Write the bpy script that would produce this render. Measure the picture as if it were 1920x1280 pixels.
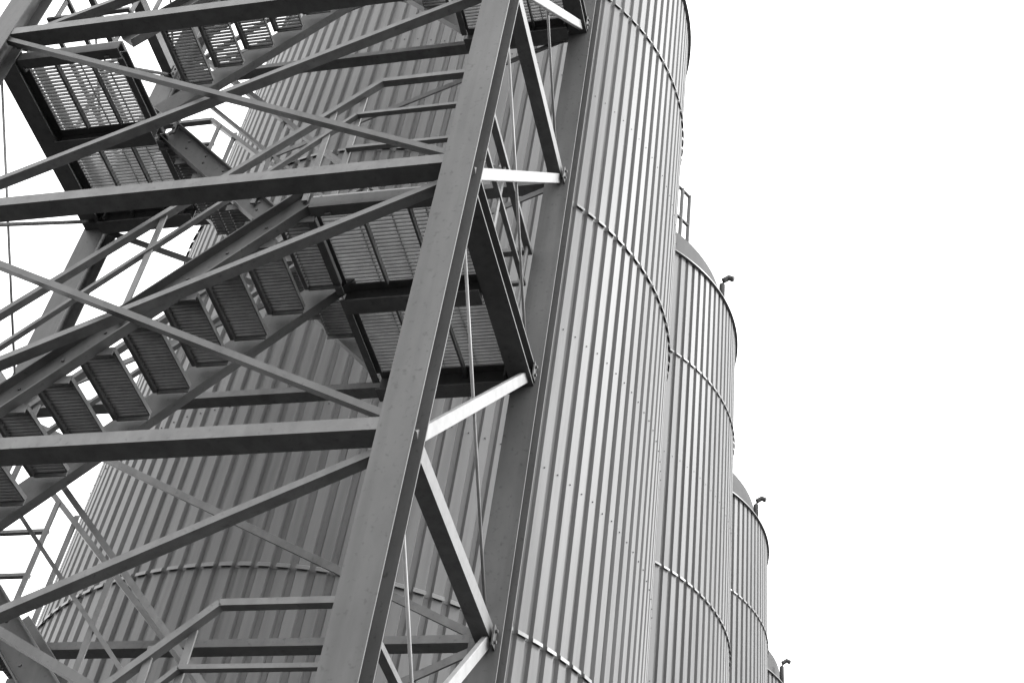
import bpy, bmesh, math, random
from mathutils import Vector, Matrix
random.seed(7)
for o in list(bpy.data.objects): bpy.data.objects.remove(o, do_unlink=True)
scene = bpy.context.scene
COL = scene.collection

# ------------------------------------------------------------------ camera
Z0 = 5.15            # height of stair level 0 above the ground
H = 1.70             # rise of one stair flight (one bracing panel)
W, D = 3.167, 1.498  # tower width and depth between column axes
CAM = Vector((1.82999, -4.14825, Z0 - 3.76125))
cr = (0.9699952715801933, 0.21116182809368447, 0.12049836292747035)
cd = (-0.06486734586457417, 0.7024382899409121, -0.7087825310103042)
cf = (-0.2343104789644561, 0.6796992946745055, 0.6950593271559102)
cam = bpy.data.cameras.new('camera'); camo = bpy.data.objects.new('camera', cam); COL.objects.link(camo)
m = Matrix((( cr[0], -cd[0], -cf[0], CAM.x), (cr[1], -cd[1], -cf[1], CAM.y), (cr[2], -cd[2], -cf[2], CAM.z), (0, 0, 0, 1)))
camo.matrix_world = m
cam.sensor_fit = 'HORIZONTAL'; cam.sensor_width = 36.0; cam.lens = 36.0 * 2739.116 / 1920.0
cam.clip_start = 0.05; cam.clip_end = 3000
scene.camera = camo

# ------------------------------------------------------------------ light
SUN_AZ = math.radians(107)     # from -Y (front) towards +X
SUN_EL = math.radians(44)
sdir = Vector((math.sin(SUN_AZ) * math.cos(SUN_EL), -math.cos(SUN_AZ) * math.cos(SUN_EL), math.sin(SUN_EL)))
world = bpy.data.worlds.new('World'); scene.world = world; world.use_nodes = True
nt = world.node_tree; nt.nodes.clear()
sky = nt.nodes.new('ShaderNodeTexSky'); sky.sky_type = 'NISHITA'; sky.sun_disc = False
sky.sun_elevation = SUN_EL
sky.sun_rotation = math.atan2(sdir.x, sdir.y)
sky.air_density = 1.0; sky.dust_density = 2.0; sky.ozone_density = 1.0
bw = nt.nodes.new('ShaderNodeRGBToBW')           # black-and-white photograph
bg = nt.nodes.new('ShaderNodeBackground'); bg.inputs['Strength'].default_value = 0.10
wo = nt.nodes.new('ShaderNodeOutputWorld')
veil = nt.nodes.new('ShaderNodeMix'); veil.data_type = 'FLOAT'   # thin even overcast over the clear sky
veil.inputs[0].default_value = 0.8; veil.inputs[3].default_value = 4.3
nt.links.new(sky.outputs[0], bw.inputs[0]); nt.links.new(bw.outputs[0], veil.inputs[2]); nt.links.new(veil.outputs[0], bg.inputs[0]); nt.links.new(bg.outputs[0], wo.inputs[0])
sun = bpy.data.lights.new('sun', 'SUN'); sun.energy = 0.36; sun.angle = math.radians(10); sun.color = (1, 1, 1)
suno = bpy.data.objects.new('sun', sun); COL.objects.link(suno)
suno.rotation_euler = sdir.to_track_quat('Z', 'Y').to_euler(); suno.location = (20, -20, 40)
scene.view_settings.view_transform = 'Standard'; scene.view_settings.look = 'None'
scene.view_settings.exposure = 2.95; scene.view_settings.gamma = 1.0
scene.view_settings.use_curve_mapping = False
scene.render.engine = 'CYCLES'

# ------------------------------------------------------------------ materials
def mat(name, base, var=0.12, rough=0.5, metal=0.0, scale=6.0, stretch=(1, 1, 1), bump=0.0, spec=0.4, speck=0.0, streak=0.0):
    M = bpy.data.materials.new(name); M.use_nodes = True
    n = M.node_tree; b = n.nodes['Principled BSDF']
    b.inputs['Roughness'].default_value = rough; b.inputs['Metallic'].default_value = metal
    b.inputs['Specular IOR Level'].default_value = spec
    tc = n.nodes.new('ShaderNodeTexCoord'); mp = n.nodes.new('ShaderNodeMapping'); mp.inputs['Scale'].default_value = stretch
    geo = n.nodes.new('ShaderNodeNewGeometry')
    n.links.new(geo.outputs['Position'], mp.inputs[0])
    no = n.nodes.new('ShaderNodeTexNoise'); no.inputs['Scale'].default_value = scale; no.inputs['Detail'].default_value = 7; no.inputs['Roughness'].default_value = 0.62
    n.links.new(mp.outputs[0], no.inputs['Vector'])
    r = n.nodes.new('ShaderNodeValToRGB')
    lo, hi = base * (1 - var), base * (1 + var)
    r.color_ramp.elements[0].position = 0.3; r.color_ramp.elements[0].color = (lo, lo, lo, 1)
    r.color_ramp.elements[1].position = 0.7; r.color_ramp.elements[1].color = (hi, hi, hi, 1)
    n.links.new(no.outputs['Fac'], r.inputs[0])
    out = r.outputs[0]
    if speck:
        n2 = n.nodes.new('ShaderNodeTexNoise'); n2.inputs['Scale'].default_value = 38; n2.inputs['Detail'].default_value = 5
        n.links.new(geo.outputs['Position'], n2.inputs['Vector'])
        r2 = n.nodes.new('ShaderNodeValToRGB'); r2.color_ramp.elements[0].position = 0.60; r2.color_ramp.elements[0].color = (1, 1, 1, 1)
        r2.color_ramp.elements[1].position = 0.74; r2.color_ramp.elements[1].color = (1 - speck, 1 - speck, 1 - speck, 1)
        n.links.new(n2.outputs['Fac'], r2.inputs[0])
        mx = n.nodes.new('ShaderNodeMix'); mx.data_type = 'RGBA'; mx.blend_type = 'MULTIPLY'; mx.inputs[0].default_value = 1.0
        n.links.new(out, mx.inputs[6]); n.links.new(r2.outputs[0], mx.inputs[7]); out = mx.outputs[2]
    if streak:
        m3 = n.nodes.new('ShaderNodeMapping'); m3.inputs['Scale'].default_value = (9, 9, 0.35)
        n.links.new(geo.outputs['Position'], m3.inputs[0])
        n3 = n.nodes.new('ShaderNodeTexNoise'); n3.inputs['Scale'].default_value = 2.0; n3.inputs['Detail'].default_value = 6
        n.links.new(m3.outputs[0], n3.inputs['Vector'])
        r3 = n.nodes.new('ShaderNodeValToRGB'); r3.color_ramp.elements[0].position = 0.36; r3.color_ramp.elements[0].color = (1 - streak,) * 3 + (1,)
        r3.color_ramp.elements[1].position = 0.56; r3.color_ramp.elements[1].color = (1, 1, 1, 1)
        n.links.new(n3.outputs['Fac'], r3.inputs[0])
        mx3 = n.nodes.new('ShaderNodeMix'); mx3.data_type = 'RGBA'; mx3.blend_type = 'MULTIPLY'; mx3.inputs[0].default_value = 1.0
        n.links.new(out, mx3.inputs[6]); n.links.new(r3.outputs[0], mx3.inputs[7]); out = mx3.outputs[2]
    n.links.new(out, b.inputs['Base Color'])
    if bump:
        bp = n.nodes.new('ShaderNodeBump'); bp.inputs['Strength'].default_value = bump; bp.inputs['Distance'].default_value = 0.004
        n.links.new(no.outputs['Fac'], bp.inputs['Height']); n.links.new(bp.outputs[0], b.inputs['Normal'])
    return M

M_STEEL = mat('painted_steel', 0.084, 0.22, 0.5, 0.0, 3.5, (1, 1, 0.45), 0.12, 0.35, 0.4, streak=0.16)
M_RAIL = mat('galvanised_rail', 0.115, 0.22, 0.42, 0.0, 9.0, bump=0.1, speck=0.35, streak=0.12)
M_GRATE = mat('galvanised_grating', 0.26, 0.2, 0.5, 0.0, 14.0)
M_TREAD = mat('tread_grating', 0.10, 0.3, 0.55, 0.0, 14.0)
M_ROD = mat('galvanised_rod', 0.23, 0.2, 0.4, 0.0, 9.0)
M_SILO = mat('silo_cladding', 0.145, 0.13, 0.48, 0.0, 1.9, (2.5, 2.5, 0.12), 0.03, 0.22, streak=0.16)
M_RING = mat('silo_flashing', 0.15, 0.08, 0.4, 0.0, 3.0)
M_ROOF = mat('silo_roof', 0.12, 0.12, 0.75, 0.0, 2.0, spec=0.08)
M_BOLT = mat('dark_bolt', 0.06, 0.2, 0.6, 0.0, 20)
M_GROUND = mat('yard_asphalt', 0.022, 0.25, 0.9, 0.0, 0.7, bump=0.3)

# ------------------------------------------------------------------ helpers
WLOC = {}
def mesh_obj(name, verts, faces, material, parent=None, kind=None, smooth=False, recentre=True):
    vs = [Vector(v) for v in verts]
    c = Vector((0, 0, 0))
    if recentre:
        lo = Vector((min(v.x for v in vs), min(v.y for v in vs), min(v.z for v in vs)))
        hi = Vector((max(v.x for v in vs), max(v.y for v in vs), max(v.z for v in vs)))
        c = (lo + hi) / 2; c.z = lo.z
    me = bpy.data.meshes.new(name); me.from_pydata([v - c for v in vs], [], faces); me.update()
    bm = bmesh.new(); bm.from_mesh(me); bmesh.ops.recalc_face_normals(bm, faces=bm.faces); bm.to_mesh(me); bm.free()
    if smooth:
        for p in me.polygons: p.use_smooth = True
    me.materials.append(material)
    return link(name, me, c, parent, kind)
def link(name, me, loc, parent=None, kind=None, rot=None):
    o = bpy.data.objects.new(name, me); COL.objects.link(o)
    WLOC[o] = Vector(loc)
    if parent is not None:
        o.parent = parent; o.location = Vector(loc) - WLOC[parent]
    else: o.location = loc
    if rot is not None: o.rotation_euler = (0, 0, rot)
    if kind: o['kind'] = kind
    return o
def empty(name, loc, label, cat, group=None):
    o = bpy.data.objects.new(name, None); COL.objects.link(o); o.location = loc; WLOC[o] = Vector(loc)
    o.empty_display_size = 0.3
    o['label'] = label; o['category'] = cat
    if group: o['group'] = group
    return o
def frame(p, q, up):
    d = (q - p).normalized(); s = d.cross(up).normalized(); u = s.cross(d).normalized()
    return d, s, u
class MB:
    def __init__(s): s.v = []; s.f = []
    def prism(s, p, q, poly, up=(0, 0, 1)):
        p, q = Vector(p), Vector(q); d, sd, u = frame(p, q, Vector(up))
        n = len(poly); b = len(s.v)
        for e in (p, q):
            for (a, c) in poly: s.v.append(e + sd * a + u * c)
        for i in range(n):
            j = (i + 1) % n; s.f.append((b + i, b + j, b + n + j, b + n + i))
        s.f.append(tuple(range(b, b + n))); s.f.append(tuple(range(b + 2 * n - 1, b + n - 1, -1)))
        return s
    def box(s, p, q, w, h, up=(0, 0, 1), o=(0, 0)):
        c = min(w, h) * 0.12
        x0, x1, y0, y1 = o[0] - w / 2, o[0] + w / 2, o[1] - h / 2, o[1] + h / 2
        return s.prism(p, q, [(x0 + c, y0), (x1 - c, y0), (x1, y0 + c), (x1, y1 - c), (x1 - c, y1), (x0 + c, y1), (x0, y1 - c), (x0, y0 + c)], up)
    def tube(s, pts, r, n=10):
        pts = [Vector(p) for p in pts]; b = len(s.v)
        for i, p in enumerate(pts):
            if i == 0: d = (pts[1] - p).normalized()
            elif i == len(pts) - 1: d = (p - pts[i - 1]).normalized()
            else: d = ((pts[i + 1] - p).normalized() + (p - pts[i - 1]).normalized()).normalized()
            ref = Vector((0, 0, 1)) if abs(d.z) < 0.95 else Vector((1, 0, 0))
            a = d.cross(ref).normalized(); c = a.cross(d).normalized()
            for k in range(n):
                t = 2 * math.pi * k / n; s.v.append(p + a * (r * math.cos(t)) + c * (r * math.sin(t)))
        for i in range(len(pts) - 1):
            for k in range(n):
                j = (k + 1) % n; s.f.append((b + i * n + k, b + i * n + j, b + (i + 1) * n + j, b + (i + 1) * n + k))
        s.f.append(tuple(range(b, b + n))); s.f.append(tuple(range(b + len(pts) * n - 1, b + (len(pts) - 1) * n - 1, -1)))
        return s
    def bolt(s, p, nrm, r=0.011, t=0.012):
        p = Vector(p); nrm = Vector(nrm).normalized()
        return s.tube([p, p + nrm * t], r, 6)
    def obj(s, name, material, parent=None, kind=None, smooth=False):
        return mesh_obj(name, s.v, s.f, material, parent, kind, smooth)
def Ipoly(w, h, tf, tw):
    a, b = w / 2, h / 2; t = tw / 2
    return [(-a, -b), (a, -b), (a, -b + tf), (t, -b + tf), (t, b - tf), (a, b - tf), (a, b), (-a, b), (-a, b - tf), (-t, b - tf), (-t, -b + tf), (-a, -b + tf)]
def Cpoly(w, h, t, side=1, o=(0, 0)):   # web on the -side edge, open towards +side
    a, b = w / 2 * side, h / 2
    P = [(-a, -b), (a, -b), (a, -b + t), (-a + t * side, -b + t), (-a + t * side, b - t), (a, b - t), (a, b), (-a, b)]
    return [(x + o[0], y + o[1]) for x, y in P]
def Lpoly(w, h, t, side=1, o=(0, 0)):   # horizontal leg at the bottom, vertical leg on +side
    a, b = w / 2 * side, h / 2
    P = [(-a, -b), (a, -b), (a, b), (a - t * side, b), (a - t * side, -b + t), (-a, -b + t)]
    return [(x + o[0], y + o[1]) for x, y in P]
def zk(k): return Z0 + H * k

# ------------------------------------------------------------------ ground
g = 600
mesh_obj('ground', [(-g, -g, 0), (g, -g, 0), (g, g, 0), (-g, g, 0)], [(0, 1, 2, 3)], M_GROUND, kind='structure')

# ------------------------------------------------------------------ silos
SD = 10.0                       # distance of the first silo's axis from the camera
R = 0.2294 * SD
NR = 116
ZTOP = CAM.z + 1.441 * SD
RINGS = [CAM.z + SD * t for t in (0.094, 0.517, 0.940, 1.261)]
DEP = 0.026
def corrugated(c, z0, z1, rr, phase):
    v = []; f = []; pit = 2 * math.pi / NR
    prof = [(0.00, 0), (0.54, 0), (0.64, -DEP), (0.90, -DEP)]
    for i in range(NR):
        for t, dr in prof:
            a = (i + t) * pit + phase
            for z in (z0, z1): v.append((c[0] + (rr + dr) * math.sin(a), c[1] - (rr + dr) * math.cos(a), z))
    n = NR * len(prof)
    for i in range(n):
        j = (i + 1) % n; f.append((2 * i, 2 * j, 2 * j + 1, 2 * i + 1))
    return v, f
def lathe(c, prof, n=160):
    v = []; f = []; m_ = len(prof)
    for i in range(n):
        a = 2 * math.pi * i / n
        for r, z in prof: v.append((c[0] + r * math.sin(a), c[1] - r * math.cos(a), z))
    for i in range(n):
        j = (i + 1) % n
        for k in range(m_ - 1): f.append((i * m_ + k, j * m_ + k, j * m_ + k + 1, i * m_ + k + 1))
    return v, f
def crown_lip(c, z, phase):
    # the upper course's drip lip: stands proud on each crown, open at the valleys
    v = []; f = []; pit = 2 * math.pi / NR
    sec = [(-0.004, 0.036), (0.015, 0.020), (0.017, -0.008), (0.013, -0.008), (0.001, 0.008)]
    for q in range(NR):
        b = len(v); n = len(sec)
        for t in (-0.07, 0.24, 0.61):
            a = (q + t) * pit + phase
            for dr, dz in sec: v.append((c[0] + (R + dr) * math.sin(a), c[1] - (R + dr) * math.cos(a), z + dz))
        for e in range(2):
            for k in range(n):
                l = (k + 1) % n; f.append((b + e * n + k, b + e * n + l, b + (e + 1) * n + l, b + (e + 1) * n + k))
        f.append(tuple(range(b, b + n))); f.append(tuple(range(b + 3 * n - 1, b + 2 * n - 1, -1)))
    return v, f
SILO_LABELS = ['ribbed grey metal silo standing directly behind the stair tower',
               'ribbed metal silo with roof guardrail, next in the row after the one behind the stairs',
               'ribbed metal silo between the railed-roof silo and the last silo of the row',
               'last ribbed metal silo of the row, only its roof edge showing']
for i in range(4):
    c = (CAM.x - 0.4022 * SD, CAM.y + (0.9149, 1.4210, 1.8988, 2.380)[i] * SD)
    s = empty('silo', (c[0], c[1], 0), SILO_LABELS[i], 'silo', 'row of corrugated metal silos')
    zs = [0.32] + RINGS + [ZTOP]
    for j in range(len(zs) - 1):
        v, f = corrugated(c, zs[j] + (0.0 if j == 0 else 0.004), zs[j + 1], R - 0.003 + 0.0015 * (j % 2), 0.01 * i)
        mesh_obj('cladding', v, f, M_SILO, s)
    for z in RINGS:   # drip flashing where two courses of sheet meet
        v, f = crown_lip(c, z, 0.01 * i)
        mesh_obj('flashing_ring', v, f, M_RING, s, smooth=False)
    if i < 2:
        for z in (RINGS[1] + 1.4, RINGS[1] + 2.8, RINGS[2] + 1.6, RINGS[0] + 2.1):   # rows of fixing screws in the valleys and on crowns
            b = MB()
            for q in range(NR):
                a = (q + 0.27) * 2 * math.pi / NR + 0.01 * i
                nx, ny = math.sin(a), -math.cos(a)
                zz = z + random.uniform(-0.012, 0.012)
                b.bolt((c[0] + (R - 0.004) * nx, c[1] + (R - 0.004) * ny, zz), (nx, ny, 0), 0.0055, 0.007)
            b.obj('screw_row', M_BOLT, s, kind='stuff')
    v, f = lathe(c, [(R + 0.12, 0.0), (R + 0.12, 0.30), (R + 0.02, 0.325), (R - 0.1, 0.325)])
    mesh_obj('plinth', v, f, M_GROUND, s)
    v, f = lathe(c, [(R - 0.06, ZTOP - 0.004), (R + 0.030, ZTOP - 0.004), (R + 0.030, ZTOP + 0.014), (R * 0.905, ZTOP + 0.03)])
    mesh_obj('eave', v, f, M_RING, s)
    rp = [(R * 0.91, ZTOP + 0.02), (R * 0.91, ZTOP + 0.70), (R * 0.90, ZTOP + 0.74), (R * 0.85, ZTOP + 0.77), (R * 0.4, ZTOP + 0.88), (0.02, ZTOP + 0.96)]
    v, f = lathe(c, rp, 96); roof = mesh_obj('roof', v, f, M_ROOF, s, smooth=False)
    # small goose-neck vent at the eave
    a = math.radians(78); vr = R * 0.965
    bx, by = c[0] + vr * math.sin(a), c[1] - vr * math.cos(a)
    dvz = (0.0, 0.02, -0.03, 0.05)[i]
    MB().tube([(bx, by, ZTOP + 0.02), (bx, by, ZTOP + 0.46 + dvz), (bx + 0.02, by, ZTOP + 0.55 + dvz), (bx + 0.09, by, ZTOP + 0.60 + dvz), (bx + 0.15, by, ZTOP + 0.56 + dvz)], 0.042, 10).obj('vent_pipe', M_BOLT, s, smooth=True)
    if i == 1:  # guardrail round the roof hatch
        gx, gy = c[0] + 0.0, c[1] - 0.0
        ang = [math.radians(t) for t in (53, 58, 63)]
        pr = [(c[0] + R * 0.84 * math.sin(t), c[1] - R * 0.84 * math.cos(t)) for t in ang]
        for (x, y) in pr: MB().box((x, y, ZTOP + 0.68), (x, y, ZTOP + 1.95), 0.05, 0.05, up=(0, 1, 0)).obj('guard_post', M_STEEL, s)
        for zz in (1.3, 1.93): MB().tube([(x, y, ZTOP + zz) for x, y in pr], 0.025, 8).obj('guard_rail', M_STEEL, s, smooth=True)

# ------------------------------------------------------------------ stair tower
KMIN, KMAX = -3, 5
T = empty('stair_tower', (-W / 2, D / 2, 0), 'open grey steel stair tower with zigzag flights and cross bracing beside the silos', 'stair tower')
ZB, ZT_ = 0.02, zk(KMAX) + 0.35
cols = {'fr': (0.003, 0.0), 'br': (0.024, D), 'fl': (-W, 0.0), 'bl': (-W, D)}
for (x, y) in cols.values():
    c = MB().prism((x, y, ZB), (x, y, ZT_), Ipoly(0.158, 0.142, 0.008, 0.007), up=(0, 1, 0)).obj('column', M_STEEL, T)
    b = MB().box((x, y, 0.0), (x, y, 0.02), 0.30, 0.30, up=(0, 1, 0))
    for sx in (-1, 1):
        for sy in (-1, 1): b.bolt((x + sx * 0.11, y + sy * 0.11, 0.02), (0, 0, 1), 0.014, 0.03)
    b.obj('base_plate', M_STEEL, c)
LX = -W + 0.071; RX = -0.059     # column flange limits in x
for k in range(KMIN + 1, KMAX + 1):
    z = zk(k)
    # front and back horizontals
    MB().prism((LX, -0.012, z), (RX, -0.012, z), Lpoly(0.11, 0.066, 0.010, 1)).obj('front_beam', M_RAIL, T)
    MB().prism((LX, D + 0.01, z + 0.005), (RX, D + 0.01, z + 0.005), Lpoly(0.085, 0.045, 0.010, 1)).obj('back_beam', M_RAIL, T)
    for x in (0.01, -W):
        landing_side = (k % 2 == 1) == (x > -1)
        ya, yb = 0.071, D - 0.071
        if landing_side: MB().prism((x, ya, z - 0.05), (x, yb, z - 0.05), Ipoly(0.125, 0.13, 0.011, 0.008)).obj('side_beam', M_STEEL, T)
        else: MB().prism((x + 0.005, ya, z), (x + 0.005, yb, z), Lpoly(0.080, 0.085, 0.009, 1)).obj('side_beam', M_RAIL, T)
for k in range(KMIN, KMAX):
    z, z1 = zk(k), zk(k + 1)
    if k == KMIN: z += 0.12
    # front X bracing
    MB().prism((RX + 0.01, -0.034, z + 0.055), (LX - 0.01, -0.034, z1 - 0.055), Lpoly(0.038, 0.034, 0.007, -1)).obj('front_brace', M_STEEL, T)
    MB().prism((LX - 0.01, 0.030, z + 0.055), (RX + 0.01, 0.030, z1 - 0.065), Lpoly(0.060, 0.034, 0.007, 1)).obj('front_brace', M_RAIL, T)
    # back bracing
    MB().box((RX + 0.01, D + 0.022, z + 0.05), (LX - 0.01, D + 0.022, z1 - 0.05), 0.012, 0.045).obj('back_brace', M_RAIL, T)
    if k != 0: MB().box((LX - 0.01, D - 0.012, z + 0.05), (RX + 0.01, D - 0.012, z1 - 0.05), 0.012, 0.045).obj('back_brace', M_RAIL, T)
    for x in (0.01, -W):
        if x > -1: MB().box((x + 0.025, 0.06, z + 0.02), (x + 0.025, D - 0.07, z1 - 0.03), 0.030, 0.062).obj('side_brace', M_ROD, T)
        else: MB().tube([(x + 0.025, 0.06, z + 0.02), (x + 0.025, D - 0.07, z1 - 0.03)], 0.013, 8).obj('side_brace', M_STEEL, T, smooth=True)
        MB().tube([(x - 0.005, 0.06, z1 - 0.14), (x - 0.005, D - 0.06, z + 0.10)], 0.0085, 8).obj('tie_rod', M_ROD, T, smooth=True)
    # gusset plates on the side faces
    for x in (0.022, -W):
        y, zz = D - 0.075, z1 - 0.03
        p = MB().prism((x + 0.052, y, zz - 0.06), (x + 0.052, y, zz + 0.05), [(-0.05, -0.004), (0.05, -0.004), (0.05, 0.004), (-0.05, 0.004)], up=(1, 0, 0))
        for dy in (-0.028, 0.028):
            for dz in (-0.035, 0.025): p.bolt((x + 0.056, y + dy, zz + dz), (1, 0, 0), 0.009)
        p.obj('gusset_plate', M_STEEL, T)

# landings ------------------------------------------------------------
YF, YM, YB = 0.12, 0.72, 1.40
XR0, XR1 = -0.80, -0.055
XL0, XL1 = -W + 0.065, -2.42
def grating(x0, x1, y0, y1, z, pitch=0.025, h=0.028):
    b = MB(); n = int(round((y1 - y0) / pitch))
    def bx(a0, a1, c0, c1, e0, e1):
        i = len(b.v)
        for X, Y in ((a0, c0), (a1, c0), (a1, c1), (a0, c1)): b.v.append((X, Y, e0)); b.v.append((X, Y, e1))
        b.f.extend([(i, i + 2, i + 4, i + 6), (i + 1, i + 7, i + 5, i + 3)] + [(i + 2 * j, i + 2 * j + 1, i + (2 * j + 3) % 8, i + (2 * j + 2) % 8) for j in range(4)])
    for j in range(n + 1):
        y = y0 + (y1 - y0) * j / n; bx(x0, x1, y - 0.002, y + 0.002, z - h, z)
    m_ = max(1, int(round((x1 - x0) / 0.17)))
    for j in range(m_ + 1):
        x = x0 + (x1 - x0) * j / m_; t = 0.003
        bx(x - t, x + t, y0, y1, z - (0.010 if 0 < j < m_ else h), z - 0.001)
    return b
def landing(k, x0, x1, inner):
    z = zk(k)
    # channel beams along x
    MB().prism((x0, YF, z - 0.05), (x1, YF, z - 0.05), Cpoly(0.065, 0.075, 0.008, -1)).obj('landing_beam', M_STEEL, T)
    MB().prism((x0, YM, z - 0.085), (x1, YM, z - 0.085), Ipoly(0.10, 0.13, 0.010, 0.007)).obj('landing_beam', M_STEEL, T)
    MB().prism((x0, YB - 0.01, z - 0.085), (x1, YB - 0.01, z - 0.085), Ipoly(0.10, 0.14, 0.010, 0.007)).obj('landing_beam', M_STEEL, T)
    xi = x0 if inner < 0 else x1
    MB().prism((xi, YF + 0.03, z - 0.07), (xi, YM - 0.055, z - 0.07), Cpoly(0.04, 0.08, 0.007, 1)).obj('landing_edge', M_STEEL, T)
    MB().prism((xi, YM + 0.055, z - 0.07), (xi, YB - 0.065, z - 0.07), Cpoly(0.04, 0.08, 0.007, 1)).obj('landing_edge', M_STEEL, T)
    for (ya, yb) in ((YF - 0.02, YM - 0.006), (YM + 0.006, YB + 0.04)):
        n = 3
        for j in range(1, n):
            x = x0 + (x1 - x0) * j / n
            MB().box((x, ya + 0.05, z - 0.052), (x, yb - 0.06, z - 0.052), 0.012, 0.04).obj('joist', M_STEEL, T)
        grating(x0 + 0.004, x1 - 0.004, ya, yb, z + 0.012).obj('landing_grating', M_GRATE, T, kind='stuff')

# flights --------------------------------------------------------------
XA, XB = -2.42, -0.80          # horizontal run of a flight
NT = 10; GO = (XB - XA) / NT; RI = H / NT
def tread_mesh():
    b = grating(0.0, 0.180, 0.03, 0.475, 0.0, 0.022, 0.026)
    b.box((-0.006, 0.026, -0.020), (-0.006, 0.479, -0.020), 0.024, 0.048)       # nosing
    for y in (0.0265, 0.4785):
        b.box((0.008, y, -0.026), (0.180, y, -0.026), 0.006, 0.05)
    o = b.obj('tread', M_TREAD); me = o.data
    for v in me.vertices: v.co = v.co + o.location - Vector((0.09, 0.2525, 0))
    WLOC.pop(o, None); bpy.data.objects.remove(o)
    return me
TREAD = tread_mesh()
STR_LO, STR_HI = -0.06, 0.16
def flight(k):
    front = (k % 2 == 0)            # even levels: front row, rising to the right; odd: back row, rising to the left
    ya, yb = (YF, 0.68) if front else (0.80, 1.36)
    def P(t, y, dz): # t 0..1 along the rise
        x = XA + (XB - XA) * t if front else XB + (XA - XB) * t
        return Vector((x, y, zk(k) + H * t + dz))
    vert = (STR_HI - STR_LO) * math.cos(math.atan2(H, XB - XA)); mid = (STR_HI + STR_LO) / 2 * 1.0
    sgn = 1 if front else -1
    outer = MB().prism(P(0, ya, mid), P(1, ya, mid), Cpoly(0.055, vert, 0.008, sgn)).obj('stringer', M_STEEL, T)
    inn = MB().prism(P(0, yb, mid), P(1, yb, mid), Cpoly(0.055, vert, 0.008, -sgn))
    far = inn.obj('stringer', M_STEEL, T)
    # bolt heads of the tread brackets on the near stringer's face
    bt = MB()
    for i in range(NT):
        for dz in (0.035, 0.10):
            p = P((i + 0.62) / NT, ya + (0.022 if front else -0.0275), mid - 0.07 + dz); bt.bolt(p, (0, -1, 0), 0.009, 0.010)
    bt.obj('bolt_row', M_BOLT, outer, kind='stuff')
    ym = (ya + yb) / 2
    for i in range(NT - 1):
        x, z = P((i + 1.0) / NT, ym, 0.0).x, zk(k) + RI * (i + 1)
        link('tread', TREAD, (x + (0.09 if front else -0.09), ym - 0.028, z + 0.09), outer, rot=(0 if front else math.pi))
    return P, ya, yb
def handrail(pts, mids, posts, base):
    h = rail(pts, 0.040, 0.030).obj('handrail', M_RAIL, T)
    for mpts in mids: rail(mpts, 0.028, 0.020).obj('mid_rail', M_RAIL, h)
    for (p, q, up) in posts: MB().box(p, q, 0.032, 0.012, up=up).obj('rail_post', M_RAIL, h)
def rail(pts, w, h):
    # rectangular hollow section swept along a polyline with mitred corners
    b = MB(); pts = [Vector(p) for p in pts]; n = len(pts)
    for i, p in enumerate(pts):
        d0 = (p - pts[i - 1]).normalized() if i else (pts[1] - p).normalized()
        d1 = (pts[i + 1] - p).normalized() if i < n - 1 else d0
        t = (d0 + d1).normalized(); up = Vector((0, 0, 1))
        s0 = d0.cross(up).normalized(); s1 = d1.cross(up).normalized()
        sd = (s0 + s1).normalized(); k = 1 / max(0.4, sd.dot(s0))
        u = sd.cross(t).normalized() if abs(t.z) < 0.99 else up
        if abs(d0.z) < 1e-3 and abs(d1.z) < 1e-3: u = up
        for (a, c) in ((-1, -1), (1, -1), (1, 1), (-1, 1)): b.v.append(p + sd * (a * w / 2 * k) + u * (c * h / 2))
    for i in range(n - 1):
        for k in range(4):
            j = (k + 1) % 4; b.f.append((4 * i + k, 4 * i + j, 4 * i + 4 + j, 4 * i + 4 + k))
    b.f.append((0, 1, 2, 3)); b.f.append((4 * n - 1, 4 * n - 2, 4 * n - 3, 4 * n - 4))
    return b
HT, M1, M2 = 0.97, 0.69, 0.40
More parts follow.
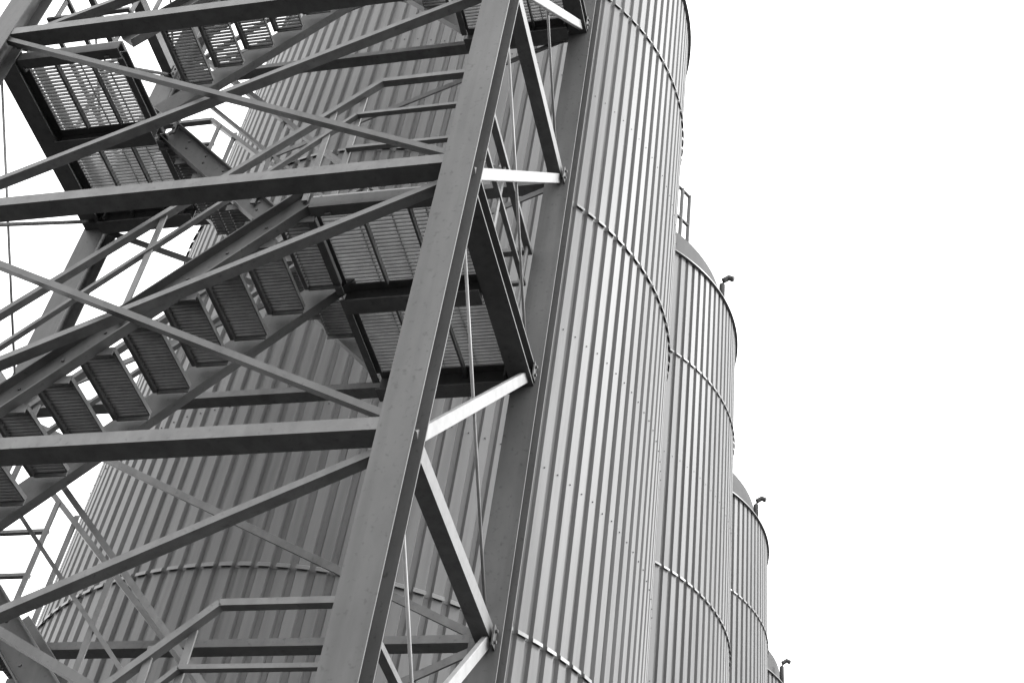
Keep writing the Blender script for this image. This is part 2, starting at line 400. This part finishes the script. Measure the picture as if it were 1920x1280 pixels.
for k in range(KMIN + 1, KMAX + 1):
    z = zk(k)
    right = (k % 2 == 1)
    if right: landing(k, XR0, XR1, -1)
    else: landing(k, XL0, XL1, 1)
    xo = XR1 - 0.02 if right else XL0 + 0.03
    xi = XR0 if right else XL1
    sg = 1 if right else -1
    yr0, yr1 = YF - 0.005, YB + 0.0
    # front run joins the flight's handrail; side run; back run
    def loop(dz, ins=0.0): return [(xi + sg * (0.18 if dz == HT else 0.09), yr0, z + dz), (xo, yr0, z + dz), (xo, yr1, z + dz), (xi + sg * (0.18 if dz == HT else 0.09), yr1, z + dz)]
    posts = []
    for (x, y, up) in ((xi + sg * 0.09, yr0 + 0.02, (0, 1, 0)), (xo, yr0 + 0.04, (1, 0, 0)), (xo, (yr0 + yr1) / 2, (1, 0, 0)), (xo, yr1 - 0.04, (1, 0, 0)), (xi + sg * 0.09, yr1 - 0.02, (0, 1, 0))):
        posts.append(((x, y, z - 0.10), (x, y, z + (HT if x == xo else HT - 0.10)), up))
    handrail(loop(HT), [loop(M1), loop(M2)], posts, z)
    MB().box((xo + sg * 0.02, yr0, z + 0.075), (xo + sg * 0.02, yr1, z + 0.075), 0.006, 0.10).obj('toe_board', M_STEEL, T)
for k in range(KMIN, KMAX):
    P, ya, yb = flight(k)
    front = k % 2 == 0
    for y in (ya, yb):
        out = (y == ya and front) or (y == yb and not front)
        yy = YF - 0.005 if (out and front) else (YB if out else y)
        t0, t1 = (0.0, 1.0)
        pts = [P(t0, yy, 0.86), P(t1, yy, 0.86)]
        mids = [[P(t0, yy, 0.51), P(t1, yy, 0.51)]]
        if out:   # runs on into the level landing rails
            sg = 1 if front else -1
            top = P(1.0, yy, 0)
            pts = [P(0.0, yy, 0.89), Vector((top.x + sg * 0.18, yy, top.z + HT))]
            mids = [[P(0.0, yy, 0.55), Vector((top.x + sg * 0.09, yy, top.z + M1))]] if front else []
        posts = []
        for t in ((0.06, 0.97) if (out and not front) else (0.06, 0.5, 0.97)): 
            posts.append((P(t, yy, 0.05), P(t, yy, 0.84), (0, 1, 0)))
        handrail(pts, mids, posts, 0)
